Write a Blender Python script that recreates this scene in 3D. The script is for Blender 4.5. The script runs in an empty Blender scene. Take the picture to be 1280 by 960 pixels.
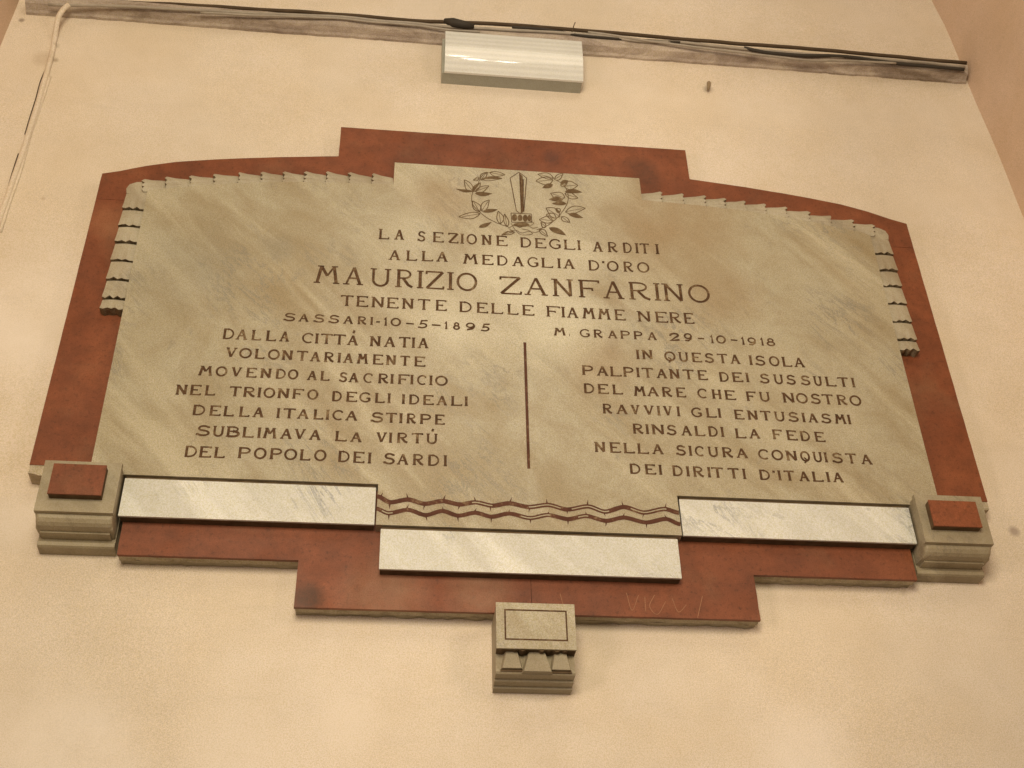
import bpy, bmesh, math, random
from mathutils import Matrix, Vector, Euler, noise

random.seed(7)
S = bpy.context.scene
COL = S.collection

# ------------------------------------------------------------------ camera
cd = bpy.data.cameras.new('camera')
cam = bpy.data.objects.new('camera', cd)
COL.objects.link(cam)
S.camera = cam
FPX = 1540.79                       # focal length in pixels of a 1280 wide picture
CAM_LOC = Vector((-0.25673, -1.85431, -1.44425))
CAM_ROT = Euler((2.200766, 0.021863, -0.109574), 'XYZ')
cam.location = CAM_LOC
cam.rotation_euler = CAM_ROT
cd.sensor_width = 36
cd.lens = 36 * FPX / 1280
cd.clip_start = 0.05
cd.clip_end = 100
S.render.resolution_x = 1024
S.render.resolution_y = 768

# ------------------------------------------------------------------ light
wd = bpy.data.worlds.new('World')
S.world = wd
wd.use_nodes = True
bg = wd.node_tree.nodes['Background']
bg.inputs[0].default_value = (1.0, 0.84, 0.60, 1)
bg.inputs[1].default_value = 0.125


def lamp(name, typ, loc, target, energy, color, size=0.1):
    l = bpy.data.lights.new(name, typ)
    l.energy = energy
    l.color = color
    if typ == 'AREA':
        l.shape = 'DISK'
        l.size = size
    else:
        l.shadow_soft_size = size
    o = bpy.data.objects.new(name, l)
    COL.objects.link(o)
    o.location = loc
    d = Vector(target) - Vector(loc)
    o.rotation_euler = d.to_track_quat('-Z', 'Y').to_euler()
    return o


WARM = (1.0, 0.86, 0.61)
lamp('room_lamp', 'AREA', (-0.5, -3.0, -0.15), (0, 0, 0.0), 66, WARM, 1.2)
lamp('room_lamp', 'AREA', (1.9, -2.3, 0.2), (0.6, 0, 0), 14, (1.0, 0.77, 0.56), 0.6)
lamp('room_lamp', 'AREA', (-1.9, -1.9, -0.9), (-1.0, 0, -0.2), 17, (1.0, 0.78, 0.66), 0.6)
lamp('room_lamp', 'AREA', (0.25, -2.85, 2.6), (0, 0, 0.1), 18, (1.0, 0.86, 0.64), 1.5)
for i, (x, y, z) in enumerate([(0.0, -2.75, 2.05), (0.075, -2.8, 1.80), (0.23, -2.85, 1.80)]):
    lamp('bulb', 'POINT', (x, y, z), (0, 0, 0), (3.2, 5.0, 3.6)[i], (1.0, 0.90, 0.72), 0.055)

vs = S.view_settings
vs.view_transform = 'Standard'
vs.look = 'None'
vs.gamma = 1
vs.exposure = 0
S.render.engine = 'CYCLES'

# ------------------------------------------------------------------ helpers
_R = CAM_ROT.to_matrix()
WY = 0.037          # wall surface
FR = 0.0            # front of the red panels
FM = -0.0235        # front of the inscribed marble slab
FS = -0.0218        # front of the white strips


def at(px, py, Y):
    """point of the photograph (1280 x 960 pixels) carried onto the plane y = Y"""
    d = _R @ Vector(((px - 640) / FPX, -(py - 480) / FPX, -1))
    t = (Y - CAM_LOC.y) / d.y
    return CAM_LOC + t * d


def xz(px, py, Y):
    p = at(px, py, Y)
    return (p.x, p.z)


ORG = {}


def thing(name, label, cat, loc, group=None):
    o = bpy.data.objects.new(name, None)
    o.empty_display_size = 0.05
    COL.objects.link(o)
    o.location = loc
    ORG[o] = Vector(loc)
    o['label'] = label
    o['category'] = cat
    if group:
        o['group'] = group
    return o


def tag(o, label, cat, group=None):
    o['label'] = label
    o['category'] = cat
    if group:
        o['group'] = group
    return o


def obj(name, bm, mat, parent=None, smooth=False, kind=None, normals=True):
    if normals:
        bmesh.ops.recalc_face_normals(bm, faces=bm.faces)
    c = Vector((0, 0, 0))
    for v in bm.verts:
        c += v.co
    c /= max(1, len(bm.verts))
    for v in bm.verts:
        v.co -= c
    me = bpy.data.meshes.new(name)
    bm.to_mesh(me)
    bm.free()
    if smooth:
        for p in me.polygons:
            p.use_smooth = True
    me.materials.append(mat)
    o = bpy.data.objects.new(name, me)
    COL.objects.link(o)
    ORG[o] = c
    if parent is not None:
        o.parent = parent
        o.location = c - ORG[parent]
    else:
        o.location = c
    if kind:
        o['kind'] = kind
    return o


def bevel(bm, w, seg=2, ang=30):
    es = [e for e in bm.edges if len(e.link_faces) == 2 and e.calc_face_angle(0) > math.radians(ang)]
    bmesh.ops.bevel(bm, geom=es, offset=w, segments=seg, profile=0.5, affect='EDGES', clamp_overlap=True)


def prism(pts, y0, y1, bm=None):
    """polygon in (x, z) pushed from y0 (front) to y1 (back)"""
    bm = bm or bmesh.new()
    a = [bm.verts.new((x, y0, z)) for x, z in pts]
    b = [bm.verts.new((x, y1, z)) for x, z in pts]
    bm.faces.new(a)
    bm.faces.new(b[::-1])
    n = len(pts)
    for i in range(n):
        j = (i + 1) % n
        bm.faces.new((a[j], a[i], b[i], b[j]))
    return bm


def box(x0, x1, y0, y1, z0, z1, bm=None):
    return prism([(x0, z0), (x1, z0), (x1, z1), (x0, z1)], y0, y1, bm)


def xprism(prof, x0, x1, bm=None):
    """profile in (y, z) pushed along x"""
    bm = bm or bmesh.new()
    a = [bm.verts.new((x0, y, z)) for y, z in prof]
    b = [bm.verts.new((x1, y, z)) for y, z in prof]
    bm.faces.new(a)
    bm.faces.new(b[::-1])
    n = len(prof)
    for i in range(n):
        j = (i + 1) % n
        bm.faces.new((a[j], a[i], b[i], b[j]))
    return bm


def dense(pts, step=0.012, amp=0.0, seed=0.0):
    """resample a closed polygon and let its edge wander"""
    out = []
    n = len(pts)
    for i in range(n):
        x0, z0 = pts[i]
        x1, z1 = pts[(i + 1) % n]
        L = math.hypot(x1 - x0, z1 - z0)
        k = max(1, int(L / step))
        nx, nz = (-(z1 - z0) / L, (x1 - x0) / L) if L > 0 else (0, 0)
        for q in range(k):
            t = q / k
            x, z = x0 + (x1 - x0) * t, z0 + (z1 - z0) * t
            d = amp * (noise.noise(Vector((x * 45, z * 45, seed))) + 0.6 * noise.noise(Vector((x * 140, z * 140, seed + 3))))
            out.append((x + nx * d, z + nz * d))
    return out


def tube(path, r, bm=None, seg=8, flat=1.0):
    bm = bm or bmesh.new()
    path = [Vector(p) for p in path]
    rings = []
    for i, p in enumerate(path):
        a = path[max(0, i - 1)]
        b = path[min(len(path) - 1, i + 1)]
        t = (b - a).normalized()
        n1 = t.cross(Vector((0, 1, 0)))
        if n1.length < 1e-4:
            n1 = t.cross(Vector((1, 0, 0)))
        n1.normalize()
        n2 = t.cross(n1).normalized()
        rr = r[i] if isinstance(r, (list, tuple)) else r
        rings.append([bm.verts.new(p + n1 * (math.cos(2 * math.pi * k / seg) * rr) + n2 * (math.sin(2 * math.pi * k / seg) * rr * flat)) for k in range(seg)])
    for i in range(len(rings) - 1):
        for k in range(seg):
            j = (k + 1) % seg
            bm.faces.new((rings[i][k], rings[i][j], rings[i + 1][j], rings[i + 1][k]))
    bm.faces.new(rings[0][::-1])
    bm.faces.new(rings[-1])
    return bm


def smooth_path(pts, n=6):
    """Catmull-Rom through points"""
    P = [Vector(p) for p in pts]
    P = [P[0] * 2 - P[1]] + P + [P[-1] * 2 - P[-2]]
    out = []
    for i in range(1, len(P) - 2):
        for k in range(n):
            t = k / n
            a, b, c, d = P[i - 1], P[i], P[i + 1], P[i + 2]
            out.append(0.5 * ((2 * b) + (c - a) * t + (2 * a - 5 * b + 4 * c - d) * t * t + (3 * b - a - 3 * c + d) * t * t * t))
    out.append(P[-2])
    return out


# ------------------------------------------------------------------ materials
class MT:
    def __init__(s, name):
        s.m = bpy.data.materials.new(name)
        s.m.use_nodes = True
        s.nt = s.m.node_tree
        s.b = s.nt.nodes['Principled BSDF']
        tc = s.nt.nodes.new('ShaderNodeNewGeometry')
        s.pos = tc.outputs['Position']

    def n(s, t, **kw):
        nd = s.nt.nodes.new(t)
        for k, v in kw.items():
            setattr(nd, k, v)
        return nd

    def l(s, a, b):
        s.nt.links.new(a, b)

    def noise(s, scale, detail=4, rough=0.55, dist=0.0, vec=None, stretch=None, rot=None):
        nd = s.n('ShaderNodeTexNoise')
        nd.inputs['Scale'].default_value = scale
        nd.inputs['Detail'].default_value = detail
        nd.inputs['Roughness'].default_value = rough
        nd.inputs['Distortion'].default_value = dist
        v = vec or s.pos
        for key, val in (('Rotation', rot), ('Scale', stretch)):
            if val:
                mp = s.n('ShaderNodeMapping')
                mp.inputs[key].default_value = val
                s.l(v, mp.inputs['Vector'])
                v = mp.outputs['Vector']
        s.l(v, nd.inputs['Vector'])
        return nd.outputs[0]

    def ramp(s, fac, stops, interp='LINEAR'):
        nd = s.n('ShaderNodeValToRGB')
        nd.color_ramp.interpolation = interp
        e = nd.color_ramp.elements
        while len(e) < len(stops):
            e.new(0.5)
        for i, (p, c) in enumerate(stops):
            e[i].position = p
            e[i].color = (c, c, c, 1) if isinstance(c, (int, float)) else (*c, 1)
        s.l(fac, nd.inputs[0])
        return nd.outputs[0]

    def mix(s, fac, a, b, mode='MIX'):
        nd = s.n('ShaderNodeMix', data_type='RGBA', blend_type=mode)
        for sock, v in ((nd.inputs[0], fac), (nd.inputs[6], a), (nd.inputs[7], b)):
            if isinstance(v, (int, float)):
                sock.default_value = v
            elif isinstance(v, tuple):
                sock.default_value = (*v, 1)
            else:
                s.l(v, sock)
        return nd.outputs[2]

    def bump(s, fac, strength, dist):
        nd = s.n('ShaderNodeBump')
        nd.inputs['Strength'].default_value = strength
        nd.inputs['Distance'].default_value = dist
        s.l(fac, nd.inputs['Height'])
        prev = s.b.inputs['Normal']
        if prev.is_linked:
            s.l(prev.links[0].from_socket, nd.inputs['Normal'])
        s.l(nd.outputs[0], prev)

    def done(s, color, rough=0.6, spec=0.5):
        if isinstance(color, tuple):
            s.b.inputs['Base Color'].default_value = (*color, 1)
        else:
            s.l(color, s.b.inputs['Base Color'])
        if isinstance(rough, (int, float)):
            s.b.inputs['Roughness'].default_value = rough
        else:
            s.l(rough, s.b.inputs['Roughness'])
        s.b.inputs['Specular IOR Level'].default_value = spec
        return s.m


def spots(m, col, lst, nscale=60):
    """patches of dirt: (point, radius, colour, strength)"""
    for p, r, c, k in lst:
        d = m.n('ShaderNodeVectorMath', operation='DISTANCE')
        wob = m.noise(nscale, 4, 0.65)
        off = m.n('ShaderNodeVectorMath', operation='ADD')
        m.l(m.pos, off.inputs[0])
        off.inputs[1].default_value = (0, 0, 0)
        m.l(off.outputs[0], d.inputs[0])
        d.inputs[1].default_value = p
        mr = m.n('ShaderNodeMapRange')
        m.l(d.outputs['Value'], mr.inputs[0])
        mr.inputs[1].default_value = r * 0.35
        mr.inputs[2].default_value = r
        mr.inputs[3].default_value = k * 1.6
        mr.inputs[4].default_value = 0
        mu = m.n('ShaderNodeMath', operation='MULTIPLY')
        m.l(mr.outputs[0], mu.inputs[0])
        m.l(wob, mu.inputs[1])
        col = m.mix(mu.outputs[0], col, c)
    return col


def grain(m, col, k, s1=430, s2=1000):
    """fine mottling of the surface, warm and cool specks"""
    a = m.ramp(m.noise(s1, 2, 0.6), [(0.38, (0.88, 0.82, 0.66)), (0.5, (1, 1, 1)), (0.62, (1.10, 1.05, 1.16))])
    c = m.mix(k, col, a, 'MULTIPLY')
    b = m.ramp(m.noise(s2, 1, 0.5), [(0.36, 0.80), (0.5, 1.0), (0.64, 1.16)])
    return m.mix(k, c, b, 'MULTIPLY')


def mat_plaster(name, base, patches=(), tint=None):
    m = MT(name)
    big = m.ramp(m.noise(1.6, 3, 0.5), [(0.35, 0.93), (0.65, 1.04)])
    c = m.mix(1.0, base, big, 'MULTIPLY')
    pat = m.ramp(m.noise(4.5, 5, 0.6), [(0.38, (0.96, 0.93, 0.88)), (0.62, (1.03, 1.03, 1.05))])
    c = m.mix(0.8, c, pat, 'MULTIPLY')
    sm = m.ramp(m.noise(22, 5, 0.65), [(0.33, 0.94), (0.6, 1.0)])
    c = m.mix(0.6, c, sm, 'MULTIPLY')
    # thin brush marks and hairline dirt
    br = m.ramp(m.noise(14, 6, 0.7, stretch=(0.6, 1, 3.5)), [(0.25, 0.93), (0.45, 1.0)])
    c = m.mix(0.6, c, br, 'MULTIPLY')
    c = grain(m, c, 0.7)
    c = spots(m, c, patches, 14)
    m.bump(m.noise(3.2, 4, 0.5), 0.35, 0.02)
    m.bump(m.noise(38, 4, 0.6), 0.25, 0.002)
    m.bump(m.noise(420, 2, 0.6), 0.2, 0.0005)
    return m.done(c, 0.62, 0.35)


def W3(px, py):
    p = at(px, py, WY)
    return (p.x, p.y, p.z)


DIRT = (0.24, 0.18, 0.14)
M_wall = mat_plaster('cream_plaster', (0.695, 0.615, 0.510), [  # pale patches paint lamp glow into the plaster; dark ones are dirt
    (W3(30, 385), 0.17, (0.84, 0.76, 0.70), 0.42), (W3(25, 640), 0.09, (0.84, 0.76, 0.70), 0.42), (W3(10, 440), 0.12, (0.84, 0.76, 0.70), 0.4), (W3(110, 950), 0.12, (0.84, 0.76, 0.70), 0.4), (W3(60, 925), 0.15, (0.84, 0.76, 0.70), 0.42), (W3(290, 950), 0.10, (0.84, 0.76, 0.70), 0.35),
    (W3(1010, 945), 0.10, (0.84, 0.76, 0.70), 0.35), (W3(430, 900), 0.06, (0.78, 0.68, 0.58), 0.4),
    (W3(1268, 664), 0.014, (0.36, 0.28, 0.24), 0.9),
    (W3(885, 112), 0.016, DIRT, 0.5),
    (W3(27, 25), 0.009, DIRT, 1.0),
    (W3(70, 57), 0.011, (0.3, 0.22, 0.14), 0.7),
    (W3(69, 75), 0.009, (0.3, 0.22, 0.14), 0.8),
    (W3(54, 73), 0.03, (0.45, 0.34, 0.24), 0.7),
    (W3(1130, 742), 0.008, (0.42, 0.34, 0.26), 0.5),
    (W3(54, 248), 0.006, (0.42, 0.30, 0.2), 0.5),
])
M_side = mat_plaster('ochre_plaster', (0.66, 0.50, 0.38))


def mat_marble(name, base, warm, vein, stain=1.0, veinamt=0.5, glos=0.35, g=0.6, patches=()):
    m = MT(name)
    cl = m.noise(3.4, 6, 0.62, 0.8, rot=(0, -0.87, 0), stretch=(0.8, 1, 2.0))
    c = m.ramp(cl, [(0.30, warm), (0.52, base), (0.72, tuple(min(1, x * 1.10) for x in base))])
    cl2 = m.noise(7.5, 7, 0.7, 1.2)
    st = m.ramp(cl2, [(0.40, 1.0), (0.62, 0.0)])
    mu = m.n('ShaderNodeMath', operation='MULTIPLY')
    m.l(st, mu.inputs[0])
    mu.inputs[1].default_value = 0.45 * stain
    c = m.mix(mu.outputs[0], c, warm)
    # pale diagonal cloud bands
    bands = m.ramp(m.noise(5.0, 6, 0.6, 0.5, rot=(0, -0.80, 0), stretch=(0.35, 1, 2.6)), [(0.50, 0.0), (0.68, 0.8)])
    c = m.mix(bands, c, tuple(min(1, x * 1.22) for x in base))
    # grey veins
    vn = m.noise(6.5, 8, 0.72, 1.6, rot=(0, -0.9, 0), stretch=(0.5, 1, 2.2))
    v = m.ramp(vn, [(0.475, 0.0), (0.5, 1.0), (0.525, 0.0)])
    gate = m.ramp(m.noise(5.0, 3, 0.5), [(0.5, 0.0), (0.64, 1.0)])
    mu2 = m.n('ShaderNodeMath', operation='MULTIPLY')
    m.l(v, mu2.inputs[0])
    m.l(gate, mu2.inputs[1])
    mu3 = m.n('ShaderNodeMath', operation='MULTIPLY')
    m.l(mu2.outputs[0], mu3.inputs[0])
    mu3.inputs[1].default_value = veinamt
    c = m.mix(mu3.outputs[0], c, vein)
    bl = m.ramp(m.noise(28, 6, 0.7, 0.6), [(0.62, 0.0), (0.76, 0.75)])
    mu4 = m.n('ShaderNodeMath', operation='MULTIPLY')
    m.l(bl, mu4.inputs[0])
    mu4.inputs[1].default_value = veinamt
    c = m.mix(mu4.outputs[0], c, vein)
    c = spots(m, c, patches, 9)
    c = grain(m, c, g)
    m.bump(m.noise(60, 4, 0.6), 0.12, 0.0008)
    m.bump(m.noise(9, 4, 0.6), 0.15, 0.003)
    r = m.ramp(m.noise(12, 4, 0.6), [(0.3, glos), (0.7, glos + 0.2)])
    return m.done(c, r, 0.6)


def M3(px, py, Y=FM):
    p = at(px, py, Y)
    return (p.x, p.y, p.z)


TAN, PALE_SHEEN, GREYV = (0.30, 0.215, 0.115), (0.53, 0.50, 0.385), (0.22, 0.21, 0.17)
M_marble = mat_marble('aged_yellowed_marble', (0.405, 0.370, 0.272), (0.295, 0.236, 0.138), (0.21, 0.20, 0.17), 0.9, 0.75, glos=0.30, g=0.9, patches=[
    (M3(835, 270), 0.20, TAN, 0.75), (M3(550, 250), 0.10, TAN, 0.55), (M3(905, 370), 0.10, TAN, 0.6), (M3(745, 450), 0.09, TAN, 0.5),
    (M3(640, 345), 0.12, PALE_SHEEN, 1.2), (M3(560, 400), 0.09, PALE_SHEEN, 0.9), (M3(690, 400), 0.13, PALE_SHEEN, 1.1), (M3(720, 330), 0.08, PALE_SHEEN, 0.9), (M3(520, 290), 0.08, PALE_SHEEN, 0.5), (M3(760, 230), 0.07, PALE_SHEEN, 0.5),  # pale marble bands plus lamp sheen painted into the slab colour
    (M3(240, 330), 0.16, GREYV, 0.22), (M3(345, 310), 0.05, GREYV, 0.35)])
M_white = mat_marble('white_marble', (0.61, 0.615, 0.575), (0.54, 0.53, 0.47), (0.27, 0.28, 0.30), 0.7, 0.95, 0.35, 0.7)
M_block = mat_marble('beige_stone', (0.340, 0.295, 0.205), (0.25, 0.20, 0.125), (0.15, 0.13, 0.10), 1.0, 0.5, 0.5)
M_border = mat_marble('carved_grey_marble', (0.385, 0.345, 0.26), (0.30, 0.245, 0.165), (0.14, 0.12, 0.10), 1.0, 0.5, 0.5)


def mat_red(name, base, dark, light):
    m = MT(name)
    oi = m.n('ShaderNodeObjectInfo')
    c = m.ramp(m.noise(5, 6, 0.65, 0.5), [(0.32, dark), (0.52, base), (0.70, light)])
    c = m.mix(0.55, c, m.ramp(m.noise(26, 6, 0.7), [(0.34, 0.62), (0.52, 1.0), (0.66, 1.2)]), 'MULTIPLY')
    rr = m.ramp(oi.outputs['Random'], [(0.0, (0.90, 0.92, 0.95)), (1.0, (1.08, 1.05, 1.0))])
    c = m.mix(1.0, c, rr, 'MULTIPLY')
    sp = m.ramp(m.noise(150, 3, 0.6), [(0.34, 0.62), (0.44, 1.0), (0.62, 1.0), (0.72, 1.30)])
    c = m.mix(0.8, c, sp, 'MULTIPLY')
    c = spots(m, c, [(M3(800, 212, FR), 0.05, (0.07, 0.028, 0.015), 0.65), (M3(815, 228, FR), 0.04, (0.07, 0.028, 0.015), 0.5), (M3(385, 748, FR), 0.035, (0.07, 0.03, 0.015), 1.0), (M3(690, 196, FR), 0.03, (0.09, 0.03, 0.018), 0.7),  # dark patches beside the slab step and lower corner paint shade there
                     (M3(135, 275, FR), 0.055, (0.30, 0.12, 0.055), 0.8), (M3(480, 745, FR), 0.09, (0.27, 0.13, 0.07), 0.7), (M3(600, 740, FR), 0.07, (0.27, 0.14, 0.08), 0.7), (M3(530, 215, FR), 0.06, (0.10, 0.035, 0.02), 0.6)], 34)
    dust = m.ramp(m.noise(7, 5, 0.6), [(0.55, 0.0), (0.75, 0.30)])
    c = m.mix(dust, c, (0.26, 0.15, 0.08))
    c = grain(m, c, 0.8)
    m.bump(m.noise(80, 4, 0.6), 0.15, 0.0008)
    r = m.ramp(m.noise(15, 4, 0.6), [(0.3, 0.42), (0.7, 0.65)])
    return m.done(c, r, 0.4)


M_red = mat_red('red_stone', (0.205, 0.060, 0.023), (0.158, 0.047, 0.019), (0.250, 0.080, 0.032))


def mat_mortar():
    m = MT('rough_mortar')
    c = m.ramp(m.noise(30, 6, 0.7), [(0.3, (0.28, 0.23, 0.16)), (0.5, (0.43, 0.375, 0.275)), (0.7, (0.54, 0.47, 0.35))])
    c = grain(m, c, 0.8)
    m.bump(m.noise(90, 5, 0.7), 0.5, 0.003)
    return m.done(c, 0.85, 0.2)


M_mortar = mat_mortar()


def mat_paint():
    m = MT('worn_brown_letter_paint')
    c = m.ramp(m.noise(55, 5, 0.7), [(0.34, (0.062, 0.030, 0.015)), (0.53, (0.098, 0.051, 0.026)), (0.68, (0.21, 0.145, 0.08))])
    c = m.mix(0.6, c, m.ramp(m.noise(260, 2, 0.6), [(0.36, 0.7), (0.62, 1.3)]), 'MULTIPLY')
    return m.done(c, 0.75, 0.2)


M_paint = mat_paint()


def mat_faint():
    m = MT('faded_brown_paint')
    c = m.ramp(m.noise(70, 5, 0.7), [(0.34, (0.10, 0.06, 0.03)), (0.55, (0.15, 0.10, 0.055)), (0.72, (0.25, 0.19, 0.11))])
    return m.done(c, 0.75, 0.2)


M_faint = mat_faint()


def mat_wire():
    m = MT('reddish_brown_paint')
    c = m.ramp(m.noise(40, 5, 0.75), [(0.32, (0.065, 0.024, 0.015)), (0.56, (0.105, 0.042, 0.026)), (0.70, (0.27, 0.19, 0.11))])
    return m.done(c, 0.7, 0.2)


M_wire = mat_wire()


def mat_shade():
    m = MT('brown_mastic_and_shade')
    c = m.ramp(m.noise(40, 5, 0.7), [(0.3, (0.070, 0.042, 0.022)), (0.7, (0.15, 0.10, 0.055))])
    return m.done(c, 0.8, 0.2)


M_mastic_shade = mat_shade()  # brown for setting mastic and for painted shade under the drops


def mat_ledge():
    m = MT('dusty_ledge_plaster')
    c = m.ramp(m.noise(16, 7, 0.72, 0.4, stretch=(0.5, 1, 1.2)), [(0.30, (0.21, 0.165, 0.135)), (0.48, (0.38, 0.32, 0.27)), (0.66, (0.53, 0.465, 0.39))])
    st = m.ramp(m.noise(9, 6, 0.7, stretch=(0.5, 1, 3)), [(0.56, 0.0), (0.72, 0.75)])
    c = m.mix(st, c, (0.15, 0.11, 0.075))
    c = grain(m, c, 0.8)
    m.bump(m.noise(45, 5, 0.7), 0.5, 0.004)
    return m.done(c, 0.85, 0.2)


M_ledge = mat_ledge()


def mat_plain(name, col, rough=0.6, spec=0.4, var=0.25):
    m = MT(name)
    c = m.mix(var, col, m.ramp(m.noise(24, 5, 0.65), [(0.3, 0.6), (0.7, 1.25)]), 'MULTIPLY')
    c = grain(m, c, 0.45)
    return m.done(c, rough, spec)


M_black = mat_plain('black_rubber', (0.040, 0.032, 0.024), 0.75)
M_brown = mat_plain('sooty_brown_rubber', (0.085, 0.058, 0.036), 0.8, 0.2, 0.6)
M_greyc = mat_plain('grey_cable', (0.34, 0.30, 0.25), 0.5, 0.4, 0.5)
M_cream = mat_plain('painted_over_cable', (0.62, 0.54, 0.47), 0.6)
M_plastic = mat_plain('yellowed_grey_plastic', (0.33, 0.33, 0.28), 0.4, 0.4, 0.25)


def mat_lens():
    m = MT('ribbed_clear_diffuser')
    c = m.mix(0.2, (0.68, 0.68, 0.65), m.ramp(m.noise(14, 4, 0.6), [(0.3, 0.8), (0.7, 1.1)]), 'MULTIPLY')
    wv = m.n('ShaderNodeTexWave', wave_type='BANDS', bands_direction='Z')
    wv.inputs['Scale'].default_value = 22
    wv.inputs['Distortion'].default_value = 0.3
    m.l(m.pos, wv.inputs['Vector'])
    c = m.mix(0.35, c, m.ramp(wv.outputs['Fac'], [(0.0, 0.74), (1.0, 1.06)]), 'MULTIPLY')
    c = grain(m, c, 0.35)
    m.b.inputs['Coat Weight'].default_value = 1.0
    m.b.inputs['Coat Roughness'].default_value = 0.06
    return m.done(c, 0.5, 0.2)


M_lens = mat_lens()

# ------------------------------------------------------------------ the setting: wall and the two side walls of the bay
HX = 1.142          # half width of the bay
ZS = 1.02           # springing height of its arched head


def wall_mesh():
    bm = bmesh.new()
    nx, nz = 60, 50
    x0, x1, z0, z1 = -1.6, 1.6, -1.5, 2.2
    g = [[None] * (nz + 1) for _ in range(nx + 1)]
    for i in range(nx + 1):
        for k in range(nz + 1):
            x = x0 + (x1 - x0) * i / nx
            z = z0 + (z1 - z0) * k / nz
            y = WY + 0.0016 * noise.noise(Vector((x * 2.5, z * 2.5, 1.0)))
            g[i][k] = bm.verts.new((x, y, z))
    for i in range(nx):
        for k in range(nz):
            bm.faces.new((g[i][k], g[i + 1][k], g[i + 1][k + 1], g[i][k + 1]))
    return bm


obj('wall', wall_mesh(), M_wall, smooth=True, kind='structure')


def side_wall(sgn):
    # corner line up the wall: plumb, then bending inward as the arched head springs
    line = [(HX + 0.020, -1.5), (HX + 0.018, 0.45), (HX + 0.010, 0.75), (HX + 0.002, 0.93), (HX, 1.03), (HX - 0.006, 1.16), (HX - 0.018, 1.27)]
    for a in range(1, 12):
        t = a / 11 * math.pi / 2
        line.append((HX - 0.018 - 0.5 * (1 - math.cos(t)), 1.27 + 0.55 * math.sin(t)))
    dn = []
    for (xa, za), (xb, zb) in zip(line[:-1], line[1:]):
        k = max(1, int(math.hypot(xb - xa, zb - za) / 0.05))
        for q in range(k):
            dn.append((xa + (xb - xa) * q / k, za + (zb - za) * q / k))
    dn.append(line[-1])
    bm = bmesh.new()
    rows = []
    ys = [0.06, 0.03, 0.0, -0.05, -0.12, -0.25, -0.45, -0.7, -1.0]
    for x, z in dn:
        row = []
        for y in ys:
            w = 0.004 * noise.noise(Vector((y * 4, z * 4, 5 + sgn)))
            row.append(bm.verts.new((sgn * (x + w + 0.02 * max(0, -y)), y, z)))
        rows.append(row)
    for a, b in zip(rows[:-1], rows[1:]):
        for k in range(len(ys) - 1):
            bm.faces.new((a[k], a[k + 1], b[k + 1], b[k]) if sgn > 0 else (a[k], b[k], b[k + 1], a[k + 1]))
    return obj('side_wall', bm, M_side if sgn > 0 else M_side, smooth=True, kind='structure', normals=False)


side_wall(1)
side_wall(-1)

# ------------------------------------------------------------------ the memorial plaque
PL = thing('memorial_plaque', 'stepped marble memorial plaque with brown inscription on red stone panels, fixed to the cream wall', 'plaque', (0, WY, -0.55))


def mirror(pts):
    return pts + [(-x, z) for x, z in reversed(pts)]


ARC = [(0.853, 0.401), (0.8192, 0.4115), (0.771, 0.4305), (0.7137, 0.4475), (0.6483, 0.4600), (0.5838, 0.4705), (0.5021, 0.4818), (0.44, 0.489), (0.3815, 0.4955)]
# mortar bed behind the red panels
half = [(0.0, -0.549), (0.388, -0.549), (0.388, -0.464), (0.682, -0.464), (0.682, -0.305), (0.8545, -0.305)] + [(x - 0.001, z - 0.002) for x, z in ARC] + [(0.3795, 0.584), (0.0, 0.584)]
full = half + [(-x, z) for x, z in reversed(half) if x > 0]
b = prism(dense(full, 0.010, 0.0016, 2.0), 0.0065, 0.024)
obj('mortar_bed', b, M_mortar, PL)
b = prism(dense([(x * 0.9985, z * 0.998) for x, z in full], 0.008, 0.0030, 9.0), 0.0235, WY + 0.003)
obj('mortar_bed', b, M_block, PL)  # rear bed takes a darker stone to paint shade on the mortar edge


def red(pts, amp=0.0005, seed=0.0):
    b = prism(dense(pts, 0.02, amp, seed), FR, 0.0068)
    bevel(b, 0.0008, 1)
    return obj('red_panel', b, M_red, PL)


G = 0.0004
top = [(0.853, 0.330)] + ARC + [(0.3805, 0.4975), (0.3805, 0.5863)]
red([(x, z) for x, z in top] + [(-x, z) for x, z in reversed(top)], 0.0004, 1)
for s in (1, -1):
    red([(s * x, z) for x, z in [(0.60, -0.30), (0.855, -0.30), (0.853, 0.330 - 2 * G), (0.60, 0.330 - 2 * G)]], 0.0004, 2)
    red([(s * x, z) for x, z in [(G, -0.5512), (0.389, -0.5512), (0.3885, -0.4660), (0.683, -0.4660), (0.683, -0.3005), (G, -0.3005)]], 0.0005, 3 + s)

# faint scratches someone left on the lower right panel
bm = bmesh.new()
for px in ([(783, 741), (790, 763), (798, 744)], [(806, 746), (807, 764)], [(818, 744), (812, 758), (822, 768), (832, 752)],
           [(840, 748), (848, 765), (858, 756)], [(878, 745), (872, 772)], [(700, 742), (704, 756)]):
    p = smooth_path([Vector(xz(x, y, FR) + (0,)) for x, y in px], 5)
    for u, v in zip(p[:-1], p[1:]):
        d = (v - u)
        n = Vector((-d.y, d.x, 0)).normalized() * 0.0006
        q = [u + n, u - n, v - n, v + n]
        bm.faces.new([bm.verts.new((w.x, -0.0003, w.y)) for w in q])
obj('scratches', bm, mat_plain('pale_scratch', (0.32, 0.16, 0.09), 0.8, 0.2, 0.5), PL, kind='stuff')

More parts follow.
